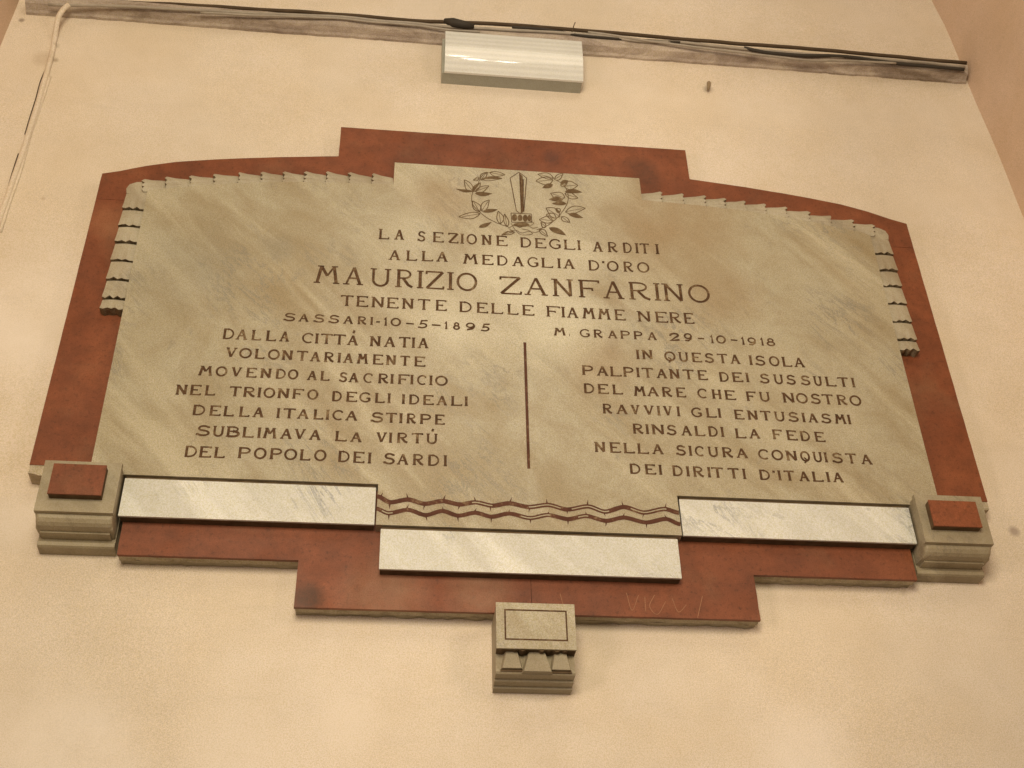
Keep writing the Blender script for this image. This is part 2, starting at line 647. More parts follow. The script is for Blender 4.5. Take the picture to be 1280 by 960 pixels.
# inscribed slab
slabH = [(0.0, -0.4065), (0.2636, -0.4065), (0.2628, -0.3268), (0.7475, -0.3268), (0.7500, 0.335), (0.735, 0.3430), (0.69, 0.3535), (0.62, 0.3675), (0.55, 0.3790), (0.47, 0.3880), (0.38, 0.3940), (0.2618, 0.3990), (0.2612, 0.4635), (0.0, 0.4635)]
slab = slabH + [(-x, z) for x, z in reversed(slabH) if x > 0]
b = prism(slab, FM, 0.001)
bevel(b, 0.0013, 2)
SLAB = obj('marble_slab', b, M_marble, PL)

# carved leaves of the border: each flares and ends in points over the next
def leaf(p0, p1, width, nrm, hA, hB, seed, tip=0.001, za=1.0):
    """p0 tucked end, p1 pointed end (x, z); nrm = outward direction"""
    rnd = random.Random(seed)
    u = Vector((p1[0] - p0[0], p1[1] - p0[1]))
    n = Vector(nrm)
    bm = bmesh.new()
    K = 7
    rows = []
    zig = [0.0, 0.0045, -0.0015, 0.0035, -0.0025, 0.0040, -0.001]
    zig = [za * z * rnd.uniform(0.5, 1.2) + rnd.uniform(-0.0012, 0.0012) for z in zig]
    for si, t in enumerate((0.0, 0.16, 0.6, 1.0)):
        row = []
        for k in range(K):
            a = k / (K - 1)
            flare = 1.0 + 0.03 * t * t
            off = (a - 0.5) * width * flare + 0.5 * width
            if a > 0.5:
                off += tip * t ** 3 * (2 * a - 1)
            ext = zig[k] if si == 3 else 0.0
            q = Vector(p0) + u * t + u.normalized() * ext + n * (off - 0.5 * width)
            hgt = (hA - (0.0010 if si == 0 else 0)) + (hB - hA) * t + 0.0022 * math.sin(math.pi * a) - 0.0012 * math.cos(4 * math.pi * a) * t
            row.append((q, hgt))
        rows.append(row)
    F = [[bm.verts.new((q.x, -h, q.y)) for q, h in r] for r in rows]
    B = [[bm.verts.new((q.x, 0.0012, q.y)) for q, h in r] for r in rows]
    R = len(rows)
    for i in range(R - 1):
        for k in range(K - 1):
            bm.faces.new((F[i][k], F[i][k + 1], F[i + 1][k + 1], F[i + 1][k]))
            bm.faces.new((B[i][k], B[i + 1][k], B[i + 1][k + 1], B[i][k + 1]))
        bm.faces.new((F[i][0], F[i + 1][0], B[i + 1][0], B[i][0]))
        bm.faces.new((F[i][-1], B[i][-1], B[i + 1][-1], F[i + 1][-1]))
    for k in range(K - 1):
        bm.faces.new((F[0][k], B[0][k], B[0][k + 1], F[0][k + 1]))
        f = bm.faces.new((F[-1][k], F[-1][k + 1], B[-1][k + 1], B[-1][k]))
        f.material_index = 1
    return bm


mj = MT('brown_joint_shade')
M_joint_shade = mj.done(grain(mj, mj.ramp(mj.noise(50, 5, 0.7), [(0.35, (0.10, 0.065, 0.033)), (0.65, (0.30, 0.25, 0.17))]), 0.8), 0.8, 0.2)  # dark brown end faces paint the shade under each leaf
joints = [0.762, 0.719, 0.6715, 0.625, 0.5765, 0.531, 0.487, 0.4435, 0.4005, 0.3535, 0.306, 0.2622]


def zo(x):          # outer line of the carved border
    T = [(0.26, 0.4265), (0.40, 0.4222), (0.50, 0.4125), (0.58, 0.4030), (0.67, 0.3855), (0.72, 0.3775), (0.765, 0.3660), (0.80, 0.352)]
    for (a, za), (c, zc) in zip(T[:-1], T[1:]):
        if x <= c:
            return za + (zc - za) * (x - a) / (c - a)
    return T[-1][1]


for s in (-1, 1):
    for i in range(len(joints) - 1):
        xo, xi = joints[i], joints[i + 1]
        w = 0.030
        n = Vector((s * 0.16 * (xo / 0.76), 1.0)).normalized()
        pi = Vector((s * (xi + 0.0), zo(xi) - w * 0.5 - 0.003))
        po = Vector((s * (xo - 0.002), zo(xo) - w * 0.5))
        b = leaf(pi, po, w, n, 0.0175, 0.0226, i * 3 + s, 0.0042)
        obj('carved_leaf', b, M_border, PL).data.materials.append(M_joint_shade)
    rnd_h = [0.0206 + random.uniform(-0.0007, 0.0007) for _ in range(8)]
    zj = [0.333, 0.286, 0.240, 0.197, 0.150, 0.102, 0.056, 0.029]
    for i in range(len(zj) - 1):
        pa = Vector((s * 0.7705, zj[i] + 0.0))
        pb = Vector((s * 0.7715, zj[i + 1] + 0.0045))
        b = leaf(pa, pb, 0.041, Vector((s, 0)), rnd_h[i] - 0.0022, rnd_h[i], 90 + i * 5 + s, 0.0008, 0.7)
        obj('carved_leaf', b, M_border, PL).data.materials.append(M_joint_shade)
    # corner leaf, worn smooth
    pts = [(s * x, z) for x, z in [(0.750, 0.3320), (0.791, 0.3320), (0.7935, 0.345), (0.789, 0.357), (0.776, 0.3645), (0.762, 0.3660), (0.7585, 0.350), (0.7515, 0.3465)]]
    b = prism(pts, -0.0185, 0.0012)
    bevel(b, 0.003, 2)
    obj('carved_corner_leaf', b, M_border, PL)

# white marble strips
for x0, x1, z0, z1 in ((-0.6876, -0.2662, -0.4058, -0.3330), (0.2662, 0.6876, -0.4058, -0.3330), (-0.2549, 0.2549, -0.4885, -0.4135)):
    b = box(x0, x1, FS, FS + 0.0042, z0, z1)
    bevel(b, 0.0010, 2)
    st = obj('white_marble_strip', b, M_white, PL)
    b = prism(dense([(x0 + 0.0015, z0 + 0.0005), (x1 - 0.0015, z0 + 0.0005), (x1 - 0.0015, z1 + 0.0055), (x0 + 0.0015, z1 + 0.0055)], 0.01, 0.0006, x0), FS + 0.0040, 0.001)
    obj('setting_mastic', b, M_mastic_shade, st)

# corner brackets
for s in (-1, 1):
    xo, xi = (0.8155, 0.6905)
    xs = sorted((s * xo, s * xi))
    br = box(xs[0], xs[1], -0.0480, -0.0385, -0.4165, -0.3200)
    bevel(br, 0.0020, 2)
    BR = obj('corner_bracket', br, M_block, PL)
    e = 0.0015
    # swelling member under the face plate, lower corners rounded
    b = bmesh.new()
    prof = [(WY + 0.004, -0.3225), (-0.0395, -0.3225), (-0.0395, -0.4175), (-0.0385, -0.4235), (-0.0345, -0.4290), (-0.0285, -0.4325), (-0.021, -0.4335), (WY + 0.004, -0.4335)]
    xprism(prof, xs[0] + e, xs[1] - e, b)
    es = [ed for ed in b.edges if abs(ed.verts[0].co.x - ed.verts[1].co.x) < 1e-6 and ed.verts[0].co.z < -0.4174 and ed.verts[1].co.z < -0.4174]
    bmesh.ops.bevel(b, geom=es, offset=0.006, segments=3, profile=0.5, affect='EDGES', clamp_overlap=True)
    obj('moulding', b, M_block, BR)
    b = box(xs[0] + 0.007, xs[1] - 0.007, -0.012, WY, -0.4365, -0.420)
    bevel(b, 0.001, 1)
    obj('neck', b, M_block, BR)
    b = xprism([(WY + 0.004, -0.330), (0.0115, -0.330), (0.0105, -0.4390), (0.0085, -0.4415), (0.0090, -0.4480), (0.013, -0.4500), (WY + 0.004, -0.4505)], xs[0] + 0.0005, xs[1] - 0.0005)
    bevel(b, 0.0015, 2, 50)
    obj('foot_moulding', b, M_block, BR)
    BY = -0.0640
    q = [(66, 579.5), (132.5, 581), (127.5, 618.8), (60, 617)] if s < 0 else [(1160, 624.5), (1220, 627.5), (1227.5, 658.5), (1168.5, 657.5)]
    q = [xz(x, y, BY) for x, y in q]
    bx = ((q[0][0] + q[3][0]) / 2, (q[1][0] + q[2][0]) / 2)
    bz = ((q[2][1] + q[3][1]) / 2, (q[0][1] + q[1][1]) / 2)
    b = box(bx[0], bx[1], BY, BY + 0.003, bz[0], bz[1])
    bevel(b, 0.0012, 2)
    BO = obj('red_boss', b, M_red, BR)
    b = box(bx[0] + 0.0006, bx[1] - 0.0006, BY + 0.0028, -0.0475, bz[0] + 0.0006, bz[1] - 0.0006)
    obj('setting_mastic', b, M_mastic_shade, BO)
    # chipped mortar below the outer edge of the red panel
    b = prism(dense([(s * 0.8545, -0.2985), (s * 0.8545, -0.3165), (s * 0.822, -0.3205), (s * 0.822, -0.2985)], 0.006, 0.0024, 4 + s), 0.0015, WY)
    obj('mortar_lump', b, M_mortar, PL)

# central corbel
K0, K1 = -0.0642, 0.0642
KZ0, KZ1 = -0.6328, -0.5534
KY = -0.0435
b = box(K0, K1, KY, -0.0400, KZ0, KZ1)
bevel(b, 0.0013, 2)
CB = obj('corbel_plate', b, M_marble, PL)
bm = bmesh.new()
low = [(K0 + 0.001 + (K1 - K0 - 0.002) * i / 40, KZ0 + 0.0005 - 0.011 * max(0.0, noise.noise(Vector((i * 0.28, 2.0, 1.0)))) ** 0.8) for i in range(41)]
prism(low + [(K1 - 0.001, KZ1 - 0.002), (K0 + 0.001, KZ1 - 0.002)], -0.0402, -0.0200, bm)
obj('setting_mastic', bm, M_mastic_shade, CB)
# incised frame on the plate: painted groove
bm = bmesh.new()
gx, gz0, gz1, gw = 0.0510, -0.6185, -0.5650, 0.0026
y = KY - 0.0003
for (a0, a1, c0, c1) in ((-gx, gx, gz1 - gw, gz1), (-gx, gx, gz0, gz0 + gw), (-gx, -gx + gw, gz0 + gw, gz1 - gw), (gx - gw, gx, gz0 + gw, gz1 - gw)):
    bm.faces.new([bm.verts.new((u, y, v)) for u, v in ((a0, c0), (a1, c0), (a1, c1), (a0, c1))])
obj('incised_frame', bm, M_paint, CB)
b = xprism([(WY + 0.004, KZ1 - 0.004), (-0.0280, KZ1 - 0.004), (-0.0280, KZ0 + 0.010), (-0.0195, KZ0 + 0.001), (-0.0235, -0.6635), (-0.0210, -0.6665), (-0.001, -0.6668), (-0.001, -0.6705), (0.018, -0.6710), (0.018, -0.6745), (WY + 0.004, -0.6750)], K0 + 0.0006, K1 - 0.0006)
bevel(b, 0.0008, 1)
obj('corbel_block', b, M_block, CB)
# three tapering drops under the plate
for cx, wt, wb, zb, th in ((-0.0385, 0.0080, 0.0150, -0.6600, 0.0065), (0.0020, 0.0115, 0.0220, -0.6655, 0.0085), (0.0400, 0.0080, 0.0145, -0.6610, 0.0065)):
    bm = bmesh.new()
    zt = KZ0 + 0.004
    f = [(cx - wt, -0.0300, zt), (cx + wt, -0.0300, zt), (cx + wb, -0.0240 - th, zb), (cx - wb, -0.0240 - th, zb)]
    g = [(cx - wt - 0.003, -0.020, zt), (cx + wt + 0.003, -0.020, zt), (cx + wb + 0.004, -0.020, zb), (cx - wb - 0.004, -0.020, zb)]
    F = [bm.verts.new(p) for p in f]
    B = [bm.verts.new(p) for p in g]
    bm.faces.new(F)
    bm.faces.new(B[::-1])
    for i in range(4):
        j = (i + 1) % 4
        bm.faces.new((F[j], F[i], B[i], B[j]))
    bevel(bm, 0.0009, 1)
    td = obj('tapered_drop', bm, M_block, CB)
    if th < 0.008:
        td2 = box(cx - wb - 0.003, cx + wb + 0.003, -0.0252, -0.0215, zb - 0.0036, zb - 0.0004)  # dark strip added as painted shade below each side drop
        obj('drop_shadow_strip', td2, M_mastic_shade, CB).name = 'drop_shade_strip'

# ------------------------------------------------------------------ lettering: strokes in a unit box, cut with thick and thin lines
def arc(cx, cy, rx, ry, a0, a1, n=14):
    return [(cx + rx * math.cos(math.radians(a0 + (a1 - a0) * i / n)), cy + ry * math.sin(math.radians(a0 + (a1 - a0) * i / n))) for i in range(n + 1)]


T, N = 1.14, 0.76    # thick, thin
# each glyph: strokes (points, weight); ticks ('t', x, y) are little serifs across a stem end
GL = {
    'A': [([(0.06, 0), (0.5, 1.02)], N), ([(0.5, 1.02), (0.92, 0)], T), ([(0.22, .36), (0.78, .36)], N), ('t', .06, 0), ('t', .92, 0)],
    'B': [([(0.14, 0), (0.14, 1)], T), ([(0.14, 1), (.5, 1)] + arc(.5, .77, .36, .23, 90, -90) + [(.14, .54)], N), ([(.5, .54)] + arc(.5, .27, .46, .27, 90, -90) + [(.14, 0)], T), ('t', .1, 0), ('t', .1, 1)],
    'C': [(arc(.54, .5, .50, .50, 52, 308, 20), .85), ([(.85, .95), (.88, .74)], N)],
    'D': [([(0.14, 0), (0.14, 1)], T), ([(0.02, 1), (.42, 1)] + arc(.42, .5, .54, .5, 90, -90, 16) + [(.02, 0)], .8)],
    'E': [([(0.14, 0), (0.14, 1)], T), ([(0, 1), (.93, 1), (.93, .86)], N), ([(.14, .52), (.62, .52)], N), ([(.62, .60), (.62, .42)], N), ([(0, 0), (.97, 0), (1.0, .15)], .75)],
    'F': [([(0.14, 0), (0.14, 1)], T), ([(0, 1), (1, 1), (1, .86)], N), ([(.14, .52), (.66, .52), (.68, .38)], N), ('t', .14, 0)],
    'G': [(arc(.54, .5, .50, .50, 52, 320, 20), .85), ([(.85, .95), (.88, .76)], N), ([(.62, .42), (1.0, .42)], N), ([(.90, .42), (.90, .10)], T)],
    'H': [([(.14, 0), (.14, 1)], T), ([(.86, 0), (.86, 1)], T), ([(.14, .5), (.86, .5)], N), ('t', .14, 0), ('t', .14, 1), ('t', .86, 0), ('t', .86, 1)],
    'I': [([(.5, 0), (.5, 1)], T), ('t', .5, 0), ('t', .5, 1)],
    'L': [([(.16, 0), (.16, 1)], T), ([(0, 0), (.96, 0), (1.0, .15)], .75), ('t', .16, 1)],
    'M': [([(.04, 0), (.20, 1)], T), ([(.20, 1), (.50, .42)], T), ([(.50, .42), (.80, 1)], N), ([(.80, 1), (.95, 0)], T), ('t', .04, 0), ('t', .95, 0), ('t', .17, 1), ('t', .83, 1)],
    'N': [([(.12, 0), (.12, 1)], T), ([(.12, 1), (.87, 0)], T), ([(.87, 0), (.87, 1)], T), ('t', .12, 0), ('t', .08, 1), ('t', .87, 1)],
    'O': [(arc(.5, .5, .49, .5, 0, 360, 26), .95)],
    'P': [([(.14, 0), (.14, 1)], T), ([(.02, 1), (.5, 1)] + arc(.52, .74, .44, .26, 90, -90, 12) + [(.14, .48)], .85), ('t', .14, 0)],
    'Q': [(arc(.5, .5, .49, .5, 0, 360, 26), .95), ([(.30, .34), (.52, .26), (.62, .02), (.30, -.24)], N)],
    'R': [([(.14, 0), (.14, 1)], T), ([(.02, 1), (.45, 1)] + arc(.48, .76, .38, .24, 90, -90, 12) + [(.14, .52)], .8), ([(.42, .52), (.74, .12), (1.0, 0)], T), ('t', .14, 0)],
    'S': [([(.93, .80), (.90, .96)], N), ([(.91, .88)] + arc(.52, .75, .36, .25, 40, 230, 12) + arc(.50, .26, .42, .26, 70, -150, 14) + [(.06, .14)], .95), ([(.06, .22), (.02, 0.0)], N)],
    'T': [([(.5, 0), (.5, 1)], T), ([(0, .87), (.02, 1), (.98, 1), (1, .87)], N), ('t', .5, 0)],
    'U': [([(.12, 1), (.12, .35)] + arc(.5, .34, .38, .35, 180, 360, 14) + [(.88, 1)], .95), ('t', .12, 1), ('t', .88, 1)],
    'V': [([(.10, 1), (.50, 0)], T), ([(.50, 0), (.90, 1)], N), ('t', .10, 1), ('t', .90, 1)],
    'Z': [([(.02, .84), (.03, 1), (.95, 1)], N), ([(.95, 1), (.05, 0)], T), ([(.05, 0), (.97, 0), (1, .15)], .75)],
    '0': [(arc(.5, .5, .49, .5, 0, 360, 24), 1.0)],
    '1': [([(.5, 0), (.5, 1), (.15, .78)], T), ('t', .5, 0)],
    '2': [([(.02, .62), (.08, .86)] + arc(.5, .74, .38, .26, 130, -20, 12) + [(.05, 0), (.72, .06), (1.0, .10)], T)],
    '5': [([(.98, 1), (.38, 1), (.26, .52)] + arc(.46, .28, .40, .30, 105, -130, 14) + [(0.0, .06)], .95)],
    '7': [([(.02, 1), (.98, 1), (.4, 0)], T)],
    '8': [(arc(.5, .76, .34, .24, 0, 360, 18), .9), (arc(.5, .27, .48, .27, 0, 360, 20), 1.0)],
    '9': [(arc(.5, .66, .46, .34, 0, 360, 20), .95), ([(.95, .60), (.85, .22), (.5, 0), (.05, .04)], .95)],
    '9o': [(arc(.46, .68, .40, .32, 0, 360, 18), .9), ([(.86, .68), (.88, .45), (.70, .15), (.10, .0)], T)],
    "'": [([(.6, 1.02), (.35, .78)], T)],
    '.': [([(.35, .04), (.65, .04)], 1.5)],
    '-': [([(0, .48), (1, .46)], .95)],
    '^': [([(.3, 0), (.8, .75)], T)],
}


def ribbon(bm, pts, w, y):
    """flat stroke with mitred joints; pts are (x, z)"""
    P = [Vector(p) for p in pts]
    L, Rr = [], []
    closed = (P[0] - P[-1]).length < 1e-6
    if closed:
        P = P[:-1]
    n = len(P)
    for i in range(n):
        a = P[(i - 1) % n] if (closed or i > 0) else None
        c = P[(i + 1) % n] if (closed or i < n - 1) else None
        d1 = (P[i] - a).normalized() if a is not None else None
        d2 = (c - P[i]).normalized() if c is not None else None
        if d1 is None:
            d1 = d2
        if d2 is None:
            d2 = d1
        t = d1 + d2
        if t.length < 1e-5:
            t = d1
        t.normalize()
        nn = Vector((-t.y, t.x))
        k = max(0.55, abs(nn.dot(Vector((-d1.y, d1.x)))))
        ww = w * 0.5 / k
        ww *= 1 + 0.10 * noise.noise(Vector((P[i].x * 260, P[i].y * 260, 0)))
        L.append(bm.verts.new((P[i].x + nn.x * ww, y, P[i].y + nn.y * ww)))
        Rr.append(bm.verts.new((P[i].x - nn.x * ww, y, P[i].y - nn.y * ww)))
    m = n if closed else n - 1
    for i in range(m):
        j = (i + 1) % n
        try:
            bm.faces.new((L[i], Rr[i], Rr[j], L[j]))
        except ValueError:
            pass


def draw_glyph(bm, ch, x0, x1, zb0, zb1, h, w, yk):
    """x0..x1 box; baseline from zb0 to zb1; h height; w stroke width"""
    W_ = x1 - x0
    sk = 0.0

    def P(u, v):
        return (x0 + u * W_ + sk * v * h, zb0 + (zb1 - zb0) * u + v * h)
    for st in GL[ch]:
        yk[0] += 1
        y = FM - 0.00025 - (yk[0] % 5) * 0.00003
        if st[0] == 't':
            c = P(st[1], st[2])
            r = 0.15 * h
            ribbon(bm, [(c[0] - r, c[1]), (c[0] + r, c[1])], w * 0.62, y)
        else:
            ribbon(bm, [P(u, v) for u, v in st[0]], w * st[1], y)


# words: origin of the enlarged crop, baseline y at both ends, letter height, then letters with the span of each
L_ = {}
TEXT = [
    ('inscription_line', 'LA SEZIONE DEGLI ARDITI', [
        (460, 280, 120, 127, 80, 'LA', [(82, 172), (215, 285)]),
        (460, 280, 137, 178, 78, 'SEZIONE', [(395, 460), (515, 608), (640, 725), (740, 768), (790, 870), (910, 990), (1022, 1118)]),
        (640, 280, 185, 210, 76, 'DEGLI', [(62, 155), (180, 275), (295, 395), (410, 508), (518, 555)]),
        (640, 280, 220, 242, 78, 'ARDITI', [(650, 722), (765, 845), (885, 960), (985, 1015), (1025, 1100), (1140, 1185)])]),
    ('inscription_line', "ALLA MEDAGLIA D'ORO", [
        (460, 280, 287, 303, 78, 'ALLA', [(170, 255), (302, 395), (425, 522), (550, 635)]),
        (460, 280, 317, 360 + 0, 76, 'MEDAGLIA', [(765, 875), (908, 1005), (1028, 1118), (1157, 1244), (1274, 1367), (1382, 1482), (1504, 1554), (1567, 1650)]),
        (640, 280, 370, 390, 78, "D'ORO", [(608, 700), (725, 742), (762, 852), (890, 970), (1003, 1098)])]),
    ('inscription_line', 'MAURIZIO ZANFARINO', [
        (390, 325, 182, 249, 137, 'MAURIZIO', [(30, 212), (262, 403), (465, 630), (668, 810), (845, 885), (905, 1060), (1085, 1130), (1158, 1320)]),
        (560, 335, 205, 278, 135, 'ZANFARINO', [(410, 592), (620, 790), (835, 1005), (1040, 1215), (1250, 1400), (1442, 1620), (1640, 1710), (1722, 1890), (1925, 2095)])]),
    ('inscription_line', 'TENENTE DELLE FIAMME NERE', [
        (390, 325, 365, 408, 82, 'TENENTE', [(228, 330), (350, 452), (475, 580), (595, 695), (720, 815), (845, 945), (985, 1080)]),
        (560, 335, 350, 382, 80, 'DELLE', [(85, 192), (225, 322), (340, 443), (470, 565), (590, 692)]),
        (710, 335, 388, 420, 82, 'FIAMME', [(-178, -62), (-56, -20), (-5, 78), (120, 212), (245, 335), (370, 462)]),
        (710, 335, 428, 447, 82, 'NERE', [(555, 665), (695, 800), (810, 905), (925, 1010)])]),
    ('inscription_line', 'SASSARI-10-5-1895', [
        (340, 360, 262, 297, 62, 'SASSARI', [(90, 190), (215, 292), (330, 422), (450, 540), (572, 648), (682, 758), (782, 812)]),
        (340, 360, 300, 300, 58, '-', [(828, 868)]),
        (340, 360, 302, 306, 62, '10', [(892, 928), (950, 1030)]),
        (340, 360, 312, 316, 58, '-', [(1068, 1140)]),
        (340, 360, 320, 320, 60, '5', [(1162, 1252)]),
        (460, 365, 292, 296, 58, '-', [(505, 585)]),
        (460, 365, 297, 303, 56, '18', [(608, 644), (682, 735)]),
        (460, 365, 305, 305, 56, '_', [(780, 862)]),
        (460, 365, 313, 313, 56, '5', [(898, 980)])]),
    ('inscription_line', 'M. GRAPPA 29-10-1918', [
        (680, 385, 220, 222, 60, 'M.', [(82, 170), (188, 216)]),
        (680, 385, 232, 258, 62, 'GRAPPA', [(285, 370), (395, 470), (512, 585), (608, 690), (715, 790), (830, 900)]),
        (680, 385, 262, 266, 60, '29', [(1005, 1088), (1120, 1185)]),
        (710, 410, 112, 114, 58, '-', [(1035, 1095)]),
        (710, 410, 122, 124, 60, '10', [(1138, 1170), (1188, 1262)]),
        (900, 410, 124, 128, 58, '-', [(82, 145)]),
        (900, 410, 134, 145, 58, '1918', [(168, 204), (222, 290), (322, 356), (374, 440)])]),
    ('inscription_line', 'DALLA CITTA NATIA', [
        (210, 405, 118, 142, 80, 'DALLA', [(435, 530), (548, 632), (665, 748), (780, 868), (895, 968)]),
        (400, 405, 150, 172, 78, 'CITTA', [(-146, -48), (-40, -12), (5, 100), (105, 205), (220, 302)]),
        (400, 405, 78, 78, 36, '^', [(258, 284)]),
        (400, 405, 178, 195, 80, 'NATIA', [(398, 488), (515, 600), (630, 722), (730, 765), (785, 865)])]),
    ('inscription_line', 'VOLONTARIAMENTE', [
        (210, 405, 265, 342, 76, 'VOLONTARIAMENTE', [(462, 550), (570, 668), (690, 775), (800, 892), (910, 1000), (1028, 1118), (1140, 1215), (1246, 1330), (1356, 1384), (1406, 1478), (1516, 1596), (1634, 1724), (1744, 1826), (1856, 1936), (1966, 2061)])]),
    ('inscription_line', 'MOVENDO AL SACRIFICIO', [
        (210, 405, 410, 443, 74, 'MOVENDO', [(248, 352), (382, 472), (505, 590), (622, 712), (738, 828), (858, 942), (960, 1040)]),
        (210, 405, 448, 455, 74, 'AL', [(1115, 1190), (1216, 1295)]),
        (400, 405, 462, 494, 74, 'SACRIFICIO', [(152, 218), (232, 305), (345, 428), (462, 550), (562, 590), (620, 715), (720, 750), (775, 858), (875, 900), (922, 1020)])]),
    ('inscription_line', 'NEL TRIONFO DEGLI IDEALI', [
        (210, 405, 565, 572, 78, 'NEL', [(62, 155), (172, 268), (292, 380)]),
        (210, 405, 577, 605, 76, 'TRIONFO', [(490, 585), (598, 700), (715, 745), (765, 855), (875, 972), (992, 1085), (1115, 1200)]),
        (400, 490, 72, 90, 76, 'DEGLI', [(92, 175), (205, 300), (312, 408), (435, 520), (535, 570)]),
        (400, 490, 95, 113, 74, 'IDEALI', [(650, 685), (708, 795), (820, 912), (935, 1015), (1042, 1140), (1155, 1185)])]),
    ('inscription_line', 'DELLA ITALICA STIRPE', [
        (210, 490, 183, 203, 78, 'DELLA', [(192, 298), (328, 425), (440, 530), (565, 655), (680, 765)]),
        (210, 490, 207, 230, 76, 'ITALICA', [(868, 895), (920, 1020), (1035, 1125), (1160, 1245), (1261, 1291), (1313, 1408), (1421, 1514)]),
        (400, 490, 240, 262, 76, 'STIRPE', [(402, 510), (525, 615), (632, 662), (690, 770), (795, 890), (915, 1000)])]),
    ('inscription_line', 'SUBLIMAVA LA VIRTU', [
        (210, 490, 348, 385, 80, 'SUBLIMAVA', [(222, 340), (355, 450), (462, 575), (590, 690), (712, 745), (765, 865), (900, 990), (1010, 1100), (1132, 1220)]),
        (400, 490, 390, 402, 76, 'LA', [(115, 218), (245, 332)]),
        (400, 490, 403, 415, 78, 'VIRTU', [(450, 535), (548, 580), (612, 705), (732, 825), (848, 942)]),
        (400, 490, 320, 320, 34, '^', [(888, 914)])]),
    ('inscription_line', 'DEL POPOLO DEI SARDI', [
        (210, 490, 517, 528, 84, 'DEL', [(128, 232), (245, 350), (365, 458)]),
        (210, 490, 528, 552, 84, 'POPOLO', [(555, 660), (688, 785), (810, 912), (930, 1030), (1050, 1142), (1170, 1265)]),
        (400, 490, 557, 572, 84, 'DEI', [(140, 238), (260, 358), (378, 415)]),
        (400, 490, 575, 594, 84, 'SARDI', [(505, 602), (618, 705), (738, 832), (858, 955), (985, 1020)])]),
    ('inscription_line', 'IN QUESTA ISOLA', [
        (710, 410, 248, 252, 72, 'IN', [(545, 572), (592, 680)]),
        (710, 410, 262, 288, 72, 'QUESTA', [(772, 860), (885, 965), (988, 1072), (1092, 1170), (1196, 1278), (1301, 1374)]),
        (900, 410, 295, 315, 74, 'ISOLA', [(232, 262), (280, 365), (395, 475), (495, 575), (595, 675)])]),
    ('inscription_line', 'PALPITANTE DEI SUSSULTI', [
        (710, 410, 375, 417, 74, 'PALPITANTE', [(108, 205), (232, 320), (332, 430), (438, 528), (545, 575), (592, 685), (710, 790), (812, 895), (920, 1010), (1035, 1118)]),
        (900, 410, 428, 433, 72, 'DEI', [(-8, 72), (95, 185), (205, 235)]),
        (900, 410, 440, 475, 72, 'SUSSULTI', [(318, 398), (430, 508), (530, 608), (645, 725), (750, 818), (840, 930), (945, 1030), (1045, 1090)])]),
    ('inscription_line', 'DEL MARE CHE FU NOSTRO', [
        (710, 410, 520, 532, 74, 'DEL', [(122, 212), (235, 328), (352, 440)]),
        (710, 410, 542, 555, 74, 'MARE', [(530, 618), (635, 725), (750, 835), (862, 945)]),
        (900, 410, 558, 577, 72, 'CHE', [(-181, -96), (-66, 14), (35, 128)]),
        (900, 410, 583, 588, 72, 'FU', [(208, 290), (315, 402)]),
        (900, 410, 595, 622, 76, 'NOSTRO', [(500, 600), (612, 702), (725, 808), (820, 910), (935, 1020), (1040, 1130)])]),
    ('inscription_line', 'RAVVIVI GLI ENTUSIASMI', [
        (710, 500, 107, 130, 74, 'RAVVIVI', [(275, 355), (388, 475), (505, 575), (608, 690), (710, 742), (765, 835), (868, 900)]),
        (710, 500, 135, 142, 72, 'GLI', [(985, 1075), (1100, 1190), (1198, 1228)]),
        (900, 510, 88, 130, 72, 'ENTUSIASMI', [(112, 195), (220, 305), (325, 410), (435, 522), (545, 632), (655, 685), (708, 780), (808, 892), (922, 1005), (1020, 1050)])]),
    ('inscription_line', 'RINSALDI LA FEDE', [
        (710, 500, 268, 295, 76, 'RINSALDI', [(515, 605), (622, 648), (668, 775), (788, 870), (908, 988), (1010, 1098), (1120, 1200), (1222, 1250)]),
        (900, 510, 240, 245, 74, 'LA', [(118, 210), (235, 318)]),
        (900, 510, 248, 272, 74, 'FEDE', [(418, 500), (530, 620), (640, 722), (755, 842)])]),
    ('inscription_line', 'NELLA SICURA CONQUISTA', [
        (710, 500, 415, 435, 78, 'NELLA', [(212, 302), (330, 425), (440, 535), (550, 648), (675, 762)]),
        (710, 500, 440, 466, 76, 'SICURA', [(862, 945), (965, 995), (1015, 1095), (1120, 1205), (1231, 1321), (1348, 1436)]),
        (900, 510, 408, 452, 76, 'CONQUISTA', [(305, 398), (415, 505), (528, 620), (645, 720), (745, 820), (835, 862), (895, 985), (1008, 1095), (1130, 1215)])]),
    ('inscription_line', "DEI DIRITTI D'ITALIA", [
        (710, 500, 588, 598, 76, 'DEI', [(490, 582), (612, 705), (725, 755)]),
        (710, 500, 605, 632, 78, 'DIRITTI', [(832, 920), (945, 975), (998, 1088), (1115, 1145), (1150, 1245), (1281, 1371), (1391, 1431)]),
        (900, 510, 573, 595, 76, "D'ITALIA", [(312, 402), (428, 442), (462, 492), (515, 598), (635, 712), (735, 828), (852, 880), (905, 985)])]),
]
